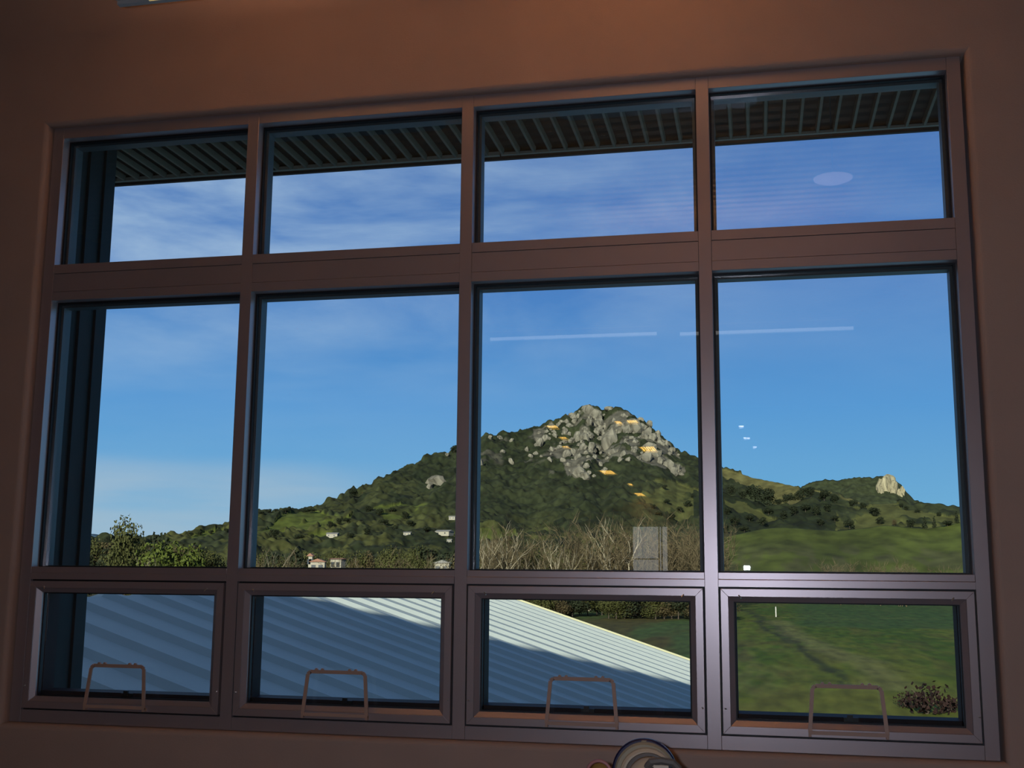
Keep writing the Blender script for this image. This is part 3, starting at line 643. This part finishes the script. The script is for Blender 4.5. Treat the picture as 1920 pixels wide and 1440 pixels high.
# hedge at the far edge of the field
for k in range(30):
    x = 985+k*13+rs.uniform(-4, 4); D = 205+rs.uniform(-8, 8)
    o = tree_px(rs.choice(['olive', 'dark', 'brown']), x, rs.uniform(1112, 1122), 0, D, 'shrub in the uneven hedge along the far edge of the field', 'hedge shrubs beyond the field', wf=rs.uniform(1.2, 1.7), vi=k, cat='shrub')
# bare sycamores
def branchy(seed, h, spread, pale=True):
    rs = random.Random(seed); tb = MB(); tw = MB()
    def grow(p, d, ln, r_, depth):
        n = 4; pts = [p]; dd = d.copy()
        for i in range(n):
            dd = (dd+Vector((rs.gauss(0, .16), rs.gauss(0, .16), rs.gauss(0, .10)+.04))).normalized(); pts.append(pts[-1]+dd*ln/n)
        tb.tube(pts, [r_*(1-.5*i/n) for i in range(n+1)], 5 if depth < 2 else 3, cap=False)
        if depth >= 4:
            return
        if depth >= 1:
            for i in range(9 if depth < 3 else 7):
                q = pts[rs.randrange(1, n+1)]; t = (dd+Vector((rs.gauss(0, .7), rs.gauss(0, .7), rs.gauss(.2, .5)))).normalized()*ln*rs.uniform(.3, .8); s = t.cross(Vector((rs.gauss(0,1), rs.gauss(0,1), .3))).normalized()*h*.0030
                o = len(tw.v); tw.v += [tuple(q-s), tuple(q+s), tuple(q+t)]; tw.f.append((o, o+1, o+2)); tw.mi.append(0)
        for k in range(3 if depth < 2 else 2):
            a = rs.uniform(0, 6.28); sp = spread*rs.uniform(.5, 1.1); nd = (dd+Vector((math.cos(a)*sp, math.sin(a)*sp, .1))).normalized(); q = pts[-1] if k else pts[-2]
            grow(q, nd, ln*rs.uniform(.62, .8), r_*.52, depth+1)
    grow(Vector((0, 0, -.3)), Vector((rs.uniform(-.12, .12), 0, 1)).normalized(), h*.40, h*(.017 if pale else .0125), 0)
    a = tb.mesh('trunk'); a.materials.append(m_pale if pale else m_tan); b = tw.mesh('twigs'); b.materials.append(m_tan); return a, b
SYC = [branchy(s, 1.0, .55+.1*(s % 3)) for s in (1, 2, 3, 4, 5)]+[branchy(s, 1.0, .5, False) for s in (11, 12, 13)]
def syc(px, top, D, vi, label, group=None, wf=1.0, rz=None):
    a, b = ab(px, top); h = (CAM[2]+b*D-ZG); r_ = empty('bare_tree', (CAM[0]+a*D, CAM[1]+D, ZG)); r_.scale = (h*wf*1.15, h*wf*1.15, h*1.28); r_.rotation_euler = (0, 0, rz if rz is not None else random.uniform(0, 6.28))
    link('trunk', SYC[vi][0], r_); o = link('twigs', SYC[vi][1], r_); o['kind'] = 'stuff'; tag(r_, label, 'tree', group)
syc(1172, 930, 232, 0, 'tallest bare white-limbed tree, left of the pale rectangular reflection', wf=.8)
syc(958, 962, 232, 1, 'bare pale tree with a leaning limb near the left edge of the third tall pane', wf=.85)
syc(912, 1000, 226, 2, 'small bare white tree at the left corner of the third tall pane')
syc(1010, 985, 228, 3, 'bare white tree with twisted limbs in the middle left of the third tall pane', wf=.9)
syc(1034, 1005, 226, 4, 'short bright white bare tree beside the twisted one')
syc(1110, 985, 236, 1, 'bare pale tree between the twisted white tree and the tallest bare tree')
syc(508, 1018, 150, 2, 'lone bare white tree low in the second tall pane', wf=.9)
syc(700, 1030, 150, 4, 'low bare branching tree in the middle of the second tall pane')
syc(835, 1022, 160, 3, 'bare grey tree low beside the second mullion')
syc(253, 1015, 145, 0, 'bare tree with a white trunk in the leftmost tall pane', wf=.6)
for k in range(46):
    x = rs.uniform(895, 1345); syc(x, rs.uniform(962, 1024), rs.uniform(228, 262), (5, 6, 7, 5, 6, 7)[k % 6], 'bare twiggy tree in the brown thicket across the third tall pane', 'twiggy trees in the brown thicket', wf=rs.uniform(.8, 1.2))
for k in range(16):
    x = rs.uniform(1560, 1835); syc(x, rs.uniform(1042, 1062), rs.uniform(300, 326), (5, 6, 7)[k % 3], 'low twiggy tree top in front of the green hill at lower right', 'twiggy tree tops before the green hill', wf=1.1)
for k in range(9):
    x = rs.uniform(440, 860); syc(x, rs.uniform(1030, 1050), rs.uniform(150, 200), (5, 6, 7)[k % 3], 'twiggy brown tree low in the second tall pane', 'twiggy trees in the second pane', wf=1.1)
# maroon shrub in the field, white marker post
for (x, yb_, w, lb) in [(1738, 1338, 80, 'dark maroon leafy shrub at the bottom right of the grassy field'), (1700, 1325, 40, 'smaller maroon sprig left of the dark maroon shrub'), (1780, 1335, 45, 'maroon sprig right of the dark shrub, beside the sash')]:
    gx, gy = gpt(x, yb_); D = gy-CAM[1]; s = w*D/FPX; ms = crown_mesh(int(x), s*.55, s*1.25, 260, s*.095, blobs=9, base=.08).mesh('foliage'); ms.materials.append(LEAF['maroon'])
    sb_ = MB()
    for q in range(7): a = q*.9; sb_.tube([(0, 0, -.1), (math.cos(a)*s*.3, math.sin(a)*s*.3, s*.5)], [.03, .012], 4)
    sm_ = sb_.mesh('stem'); sm_.materials.append(m_bark); r_ = empty('maroon_shrub', (gx, gy, ZG)); link('foliage', ms, r_); link('stem', sm_, r_); tag(r_, lb, 'shrub')
m_white = material('white_painted_wood', (.25, .25, .23), .6)
gx, gy = gpt(1455, 1157); mb = MB(); mb.box((-.09, -.09, 0), (.09, .09, 1.75)); mb.quadverts([(-.12,-.12,1.75),(.12,-.12,1.75),(.12,.12,1.75),(-.12,.12,1.75),(0,0,1.95)], [(0,1,2,3),(0,1,4),(1,2,4),(2,3,4),(3,0,4)])
o = mb.build('marker_post', m_white, loc=(gx, gy, ZG)); tag(o, 'thin white marker post standing at the far left of the grass field', 'post')
# houses
m_hw = material('white_stucco', (.19, .18, .14), .8, noise=.08); m_hr = material('terracotta_roof_tile', (.16, .075, .045), .8, noise=.2); m_hg = material('grey_shingle_roof', (.12, .12, .11), .8, noise=.2); m_hp = material('dark_window_pane', (.02, .025, .03), .2)
def house(px, py, w, h, D, label, roof=m_hr, rz=0.0, gable=False, hd=None):
    if hd is not None: p = spot(hd, px, py+h/2); D = p.y-CAM[1]; z0_ = p.z-1
    s = D/FPX; W_, a_b = w*s, ab(px, py); x = CAM[0]+a_b[0]*D; ztop = CAM[2]+ab(px, py-h/2)[1]*D
    z0_ = ZG if hd is None else z0_
    ew = ztop-z0_-h*s*.32; dp = W_*.7; r_ = empty('house', (x, CAM[1]+D, z0_)); r_.rotation_euler = (0, 0, rz); tag(r_, label, 'house')
    mb = MB(); mb.box((-W_/2, -dp/2, 0), (W_/2, dp/2, ew)); mb.build('wall', m_hw, r_)
    rh = h*s*.32; e_ = .4; mb = MB()
    if gable: v = [(-W_/2-e_, -dp/2-e_, ew), (0, -dp/2-e_, ew+rh*1.5), (W_/2+e_, -dp/2-e_, ew), (-W_/2-e_, dp/2+e_, ew), (0, dp/2+e_, ew+rh*1.5), (W_/2+e_, dp/2+e_, ew)]
    else: v = [(-W_/2-e_, -dp/2-e_, ew), (-W_/2-e_, 0, ew+rh), (-W_/2-e_, dp/2+e_, ew), (W_/2+e_, -dp/2-e_, ew), (W_/2+e_, 0, ew+rh), (W_/2+e_, dp/2+e_, ew)]
    mb.quadverts(v, [(0, 1, 2), (5, 4, 3), (0, 3, 4, 1), (1, 4, 5, 2), (0, 2, 5, 3)]); mb.build('roof', roof, r_)
    for q in (-.28, .22):
        mb = MB(); mb.box((W_*q-.5, -dp/2-.05, ew-1.9), (W_*q+.5, -dp/2+.02, ew-.7)); mb.build('window', m_hp, r_)
for a in [(597,1056,28,13,250,'pale house with an arched white front low in the second tall pane',m_hr,.2,True),(583,1045,8,12,256,'small white chimney-like turret house behind the pale gabled house',m_hr,0,True),(634,1050,24,7,270,'long low cream house with a terracotta roof, second tall pane',m_hr,-.2),(830,1058,28,12,250,'white house half hidden in trees at the bottom by the second mullion',m_hg,.1,True)]: house(*a)
for a in [(624,1003,22,9,0,'white house on the green slope above the wooded valley',m_hg,.1),(833,999,30,11,0,'large white house among trees on the slope beside the second mullion',m_hg,-.2),(843,1014,9,7,0,'tiny white house just below the large white one',m_hg,0),(764,1000,14,6,0,'grey-roofed house on the slope left of the large white one',m_hg,.1),(531,1015,7,6,0,'tiny white house near the dark round tree at the slope foot',m_hg,0),(848,970,12,6,0,'greyish house high on the slope beside the second mullion',m_hg,.1)]: house(*a, hd=HA)

# each look-alike gets its own place in words
ORD = ['first','second','third','fourth','fifth','sixth','seventh','eighth','ninth','tenth','eleventh','twelfth','thirteenth','fourteenth','fifteenth','sixteenth','seventeenth','eighteenth','nineteenth','twentieth']
def ordw(n):
    if n < 20: return ORD[n]
    return str(n+1)+{1: 'st', 2: 'nd', 3: 'rd'}.get((n+1) % 10, 'th')
def pane_of(p):
    return 'leftmost' if p < 430 else 'second' if p < 865 else 'third' if p < 1333 else 'rightmost'
SHORT = {'olive trees in the valley': ('olive green valley tree', 'tall pane'), 'brownish trees in the valley': ('brownish valley tree', 'tall pane'), 'dark trees in the valley': ('dark green valley tree', 'tall pane'), 'oaks on the mountain slopes': ('dark oak on the lower mountain slope', 'tall pane'), 'oaks in the groves above the green hill': ('dark grove oak above the green hill', 'tall pane'), 'twiggy trees in the brown thicket': ('bare twiggy tree of the brown thicket', 'tall pane'), 'twiggy tree tops before the green hill': ('low twiggy tree top before the green hill', 'tall pane'), 'twiggy trees in the second pane': ('bare twiggy brown tree', 'tall pane'), 'hedge shrubs beyond the field': ('hedge shrub at the far field edge', 'column of panes')}
from collections import defaultdict
dg = defaultdict(list)
for o in list(COL.objects):
    g = o.get('group')
    if g in SHORT:
        p = project(*o.location); dg[(g, pane_of(p[0]))].append((p[0], o))
for (g, pn), lst in dg.items():
    lst.sort(key=lambda q: q[0])
    for i_, (p, o) in enumerate(lst): o['label'] = '%s, %s from left in %s %s' % (SHORT[g][0], ordw(i_), pn, SHORT[g][1])
# ============================================================ room things
m_house = material('grey_lamp_housing', (.6, .6, .6), .5, metal=.2)
m_lip = material('dark_grey_lip', (.5, .48, .46), .6)
m_lens = material('warm_lamp_lens', (.9, .8, .5), .4, emit=(1.0, .72, .20), estr=2.2)
m_louv = material('warm_troffer_lens', (.9, .8, .5), .4, emit=(1.0, .56, .10), estr=11)
m_cool = material('white_lamp_lens', (.9, .9, .9), .4, emit=(.95, .9, 1.0), estr=16.0)
m_tube = material('fluorescent_tube', (.9, .9, .9), .4, emit=(.95, .9, .85), estr=1.1)
def pendant(x0, x1, y, zb_, label):
    r_ = empty('pendant_light', ((x0+x1)/2, y, zb_)); tag(r_, label, 'lamp', None); hw = (x1-x0)/2
    mb = MB(); n = 8; pr_ = []
    for k in range(n+1):
        t = math.pi*k/n; pr_.append((math.cos(t)*.13, .015+math.sin(t)*.11))
    pr_ = [(.13, 0)]+pr_+[(-.13, 0)]
    vs = []; 
    for xx, s in ((-hw, .55), (-hw+.05, 1), (hw-.05, 1), (hw, .55)): vs += [(xx, p[0]*s, p[1]*(s if s < 1 else 1)) for p in pr_]
    m_ = len(pr_); fs = []
    for i in range(3):
        for k in range(m_): k2 = (k+1) % m_; fs.append((i*m_+k, i*m_+k2, (i+1)*m_+k2, (i+1)*m_+k))
    fs += [tuple(range(m_)), tuple(reversed(range(3*m_, 4*m_)))]
    mb.quadverts(vs, fs); mb.build('housing', m_house, r_)
    mb = MB(); mb.box((-hw+.20, .052, -.004), (hw-.12, .098, .004)); mb.build('lens', m_lens, r_)
    mb = MB()
    for q in ((-hw+.17, .02, -hw+.20, .11), (hw-.12, .02, hw-.09, .11)): mb.box((q[0], q[1], -.02), (q[2], q[3], .004))
    mb.box((-hw+.20, .040, -.006), (hw-.12, .052, .004)); mb.box((-hw+.02, .100, -.018), (hw-.02, .130, .004)); mb.build('lens_frame', m_lip, r_)
    for xx in (-hw+.3, hw-.3): mb = MB(); mb.tube([(xx, 0, .12), (xx, 0, 4.92-zb_-.003)], .006, 6); mb.build('suspension_rod', m_house, r_)
pendant(.76, 1.96, -.88, 4.288, 'short grey pendant lamp with glowing yellow lens at the top left, near the window wall')
pendant(2.7, 3.9, -.88, 4.288, 'added unseen pendant lamp above the frame, brightening the wall over the window')  # added out of view to brighten the middle of the wall
m_bowl = material('frosted_bowl', (.8, .6, .6), .4, emit=(1.0, .72, .74), estr=1.0)
r_ = empty('bowl_light', (4.43, -2.42, 4.285)); tag(r_, 'small bowl lamp mirrored as a pinkish crescent in the top right pane', 'lamp')
mb = MB(); mb.lathe([(0, -.028), (.05, -.024), (.10, -.014), (.135, .002), (.14, .012)], (0, 0, 0), 'z', 32); mb.build('bowl', m_bowl, r_, smooth=True)
mb = MB(); mb.lathe([(0, .05), (.05, .045), (.145, .014), (.145, .006), (0, .006)], (0, 0, 0), 'z', 32); mb.tube([(0, 0, .04), (0, 0, .63)], .006, 6); mb.build('cap', m_house, r_)
GYY = .0
def refl(px, py, h):
    a, b = ab(px, py); D = h/b; return CAM[0]+a*D, .14-(CAM[1]+D), CAM[2]+h
def troffer(px, py, w, d, mat, label, group):
    x, y, z = refl(px, py, 2.2); r_ = empty('ceiling_light', (x, y, z)); tag(r_, label, 'lamp', group)
    mb = MB(); t = .03
    for q in ((-w/2-t, -d/2-t, w/2+t, -d/2), (-w/2-t, d/2, w/2+t, d/2+t), (-w/2-t, -d/2, -w/2, d/2), (w/2, -d/2, w/2+t, d/2)): mb.box((q[0], q[1], -.03), (q[2], q[3], .038))
    mb.build('frame', m_house, r_); mb = MB(); mb.box((-w/2, -d/2, 0), (w/2, d/2, .038)); mb.build('lens', mat, r_)
    mb = MB()
    for k in range(1, 6): xx = -w/2+w*k/6; mb.box((xx-w/70, -d/2, -.006), (xx+w/70, d/2, -.001))
    mb.build('louvre', m_house, r_)
for px, py, w, d, lb in [(1036,798,.17,.5,'yellow-lit louvre ceiling light mirrored on the left skyline of the rocky peak'),(1057,819,.13,.5,'yellow-lit ceiling light mirrored just below the skyline one, upper of two small'),(1061,836,.13,.5,'yellow-lit ceiling light mirrored on the left rocks, lower of two small'),(1140,884,.30,1.2,'yellow-lit louvre ceiling light mirrored on the dark trees under the rocks'),(1160,790,.10,.5,'small yellow-lit ceiling light mirrored right of the summit'),(1186,788,.16,.5,'yellow-lit ceiling light mirrored near the right skyline of the peak'),(1216,840,.26,1.0,'widest yellow-lit ceiling light, mirrored on the right rock face'),(1182,907,.10,.9,'small orange-lit ceiling light mirrored below the big rocks'),(1200,926,.25,1.6,'yellow-lit ceiling light mirrored on the olive meadow of the mountain')]:
    troffer(px, py, w, d, m_louv, lb, 'yellow ceiling lights mirrored in the glass')
for px, py, w, lb in [(1390,797,.07,'uppermost of three small white ceiling lights mirrored in the rightmost pane'),(1400,819,.10,'middle of three small white ceiling lights mirrored in the rightmost pane'),(1415,836,.06,'lowest of three small white ceiling lights mirrored in the rightmost pane')]:
    troffer(px, py, w, .3, m_cool, lb, 'white ceiling lights mirrored in the glass')
for (p0, p1, lb) in (((920,637),(1232,625),'left one of two thin fluorescent tubes mirrored as a pale streak in the sky'), ((1275,625),(1600,617),'right one of two thin fluorescent tubes mirrored as a pale streak in the sky')):
    xa, ya, za = refl(*p0, 3.28); xb, yb2, zb2 = refl(*p1, 3.28); yb2 = ya = -10.13; D = .14-CAM[1]+10.13
    a0 = ab(*p0); a1 = ab(*p1); xa = CAM[0]+a0[0]*D; xb = CAM[0]+a1[0]*D; zz = CAM[2]+(a0[1]+a1[1])/2*D
    r_ = empty('tube_light', ((xa+xb)/2, ya, zz)); tag(r_, lb, 'lamp', 'fluorescent tubes on the bulkhead'); h = (xb-xa)/2
    mb = MB(); mb.tube([(-h, .03, 0), (h, .03, 0)], .022, 8); mb.build('tube', m_tube, r_); mb = MB(); mb.box((-h-.03, -.07, -.03), (h+.03, 0, .03)); mb.box((-h-.03, 0, -.03), (-h, .06, .03)); mb.box((h, 0, -.03), (h+.03, .06, .03)); mb.build('batten', m_house, r_)
# bright rear window with a blind-pale daylight panel
m_day = material('daylit_frosted_glass', (.8, .8, .8), .5, emit=(.92, .95, 1.0), estr=1.15)
w2_ = empty('window_2', (.76, BK, 1.0)); w2_['kind'] = 'structure'; LW = -Vector(w2_.location)
for (xa, xb) in ((.26, 1.0), (1.04, 1.08), (1.12, 1.26)): mb = MB(); mb.box((xa, BK-.10, 1.02), (xb, BK-.09, 2.80)); o = mb.build('pane', m_day, w2_); o.location = LW
mb = MB()
for (xa, xb) in ((.24, .26), (1.0, 1.04), (1.08, 1.12), (1.26, 1.28)): mb.box((xa, BK-.12, 1.0), (xb, BK-.02, 2.82))
mb.box((.24, BK-.12, 1.0), (1.28, BK-.02, 1.02)); mb.box((.24, BK-.12, 2.80), (1.28, BK-.02, 2.82)); mb.box((.26, BK-.1, 1.85), (1.0, BK-.07, 1.88)); o = mb.build('window_frame', m_alu, w2_); o.location = LW
# round-topped beige machine and pink-rimmed cup on a small table below the window
m_beige = material('beige_plastic', (.52, .42, .29), .5, noise=.05); m_beige2 = material('olive_beige_plastic', (.33, .28, .18), .5); m_navy = material('dark_navy_rubber', (.012, .012, .05), .35)
m_slot = material('dark_recess', (.13, .115, .10), .6); m_label = material('pale_label', (.55, .48, .36), .5); m_pink = material('pink_plastic', (.42, .17, .16), .4); m_gold = material('ochre_inside', (.35, .18, .04), .6); m_wood = material('brown_laminate', (.16, .09, .05), .4, noise=.2, nscale=12, stretch=(1, 6, 1))
TD = 4.30; pc = at(1208, 1449, TD); TZ = .62
tb = empty('small_table', (pc[0], pc[1], 0)); tag(tb, 'low brown side table standing under the window, below the frame edge', 'table')
mb = MB(); mb.box((-.35, -.25, TZ-.03), (.40, .22, TZ)); mb.build('tabletop', m_wood, tb, bevel=.004)
for sx in (-.31, .36):
    for sy in (-.21, .18): mb = MB(); mb.box((sx-.02, sy-.02, 0), (sx+.02, sy+.02, TZ-.03)); mb.build('leg', m_wood, tb)
dv = empty('desk_machine', (pc[0], pc[1], TZ)); tag(dv, 'round-topped beige machine with a navy rim at the bottom edge, right of centre', 'machine')
hz = pc[2]-TZ
rim = .118
mb = MB(); mb.lathe([(0, .035), (rim-.004, .035), (rim, .03), (rim, .012), (rim-.006, .006), (0, .006)], (0, 0, hz), 'y', 48); mb.build('navy_rim', m_navy, dv, smooth=False)['label'] = 'navy blue round rim'
mb = MB(); mb.lathe([(0, .006), (.109, .006), (.111, 0), (.111, -.022), (.104, -.030), (0, -.030)], (.006, 0, hz-.002), 'y', 48); mb.build('outer_shell', m_beige2, dv)
mb = MB(); mb.lathe([(0, -.029), (.098, -.029), (.100, -.034), (.097, -.046), (.088, -.052), (0, -.052)], (.014, 0, hz-.006), 'y', 48); mb.build('shell', m_beige, dv, smooth=False)
mb = MB(); mb.lathe([(0, -.0515), (.087, -.0515), (.085, -.058), (.078, -.060), (0, -.060)], (.020, 0, hz-.008), 'y', 48); mb.build('groove', m_slot, dv)
mb = MB(); mb.lathe([(0, -.059), (.080, -.059), (.076, -.085), (.066, -.105), (.045, -.118), (0, -.122)], (.026, 0, hz-.012), 'y', 48); mb.build('face_cover', m_beige, dv, smooth=True)
mb = MB(); mb.tube([(.020, -.105, hz+.036), (.035, -.112, hz+.056), (.070, -.112, hz+.062), (.110, -.105, hz+.056), (.132, -.10, hz+.034)], .014, 8); mb.box((.022, -.130, hz-.02), (.130, -.06, hz+.040)); mb.build('recess_housing', m_slot, dv)
mb = MB(); mb.box((.046, -.136, hz+.020), (.098, -.1295, hz+.050)); mb.build('label', m_label, dv)
mb = MB(); mb.box((-.010, -.008, hz+.098), (.010, .008, hz+.113)); mb.build('tab', m_beige2, dv, bevel=.003)
mb = MB(); mb.box((-.06, -.05, 0), (.07, .05, .02)); mb.box((-.03, -.03, .02), (.04, .03, hz-.06)); mb.build('base', m_beige2, dv)
pk = at(1123, 1450, 4.25); r_ = empty('cup', (pk[0], pk[1], TZ)); tag(r_, 'round pink rim of a cup tipped towards the room, left of the beige machine', 'cup')
hz = pk[2]-TZ
mb = MB(); n = 32
mb.tube([(math.cos(6.2832*k/n)*.043, 0, hz+math.sin(6.2832*k/n)*.043) for k in range(n+1)], .0065, 8); mb.build('rim', m_pink, r_, smooth=True)
mb = MB(); mb.lathe([(.043, 0), (.036, .05), (.030, .085), (0, .087)], (0, 0, hz), 'y', 32); mb.build('body', m_gold, r_, smooth=True)
mb = MB(); mb.box((-.02, .01, 0), (.02, .07, hz-.030)); mb.build('stand', m_pink, r_)
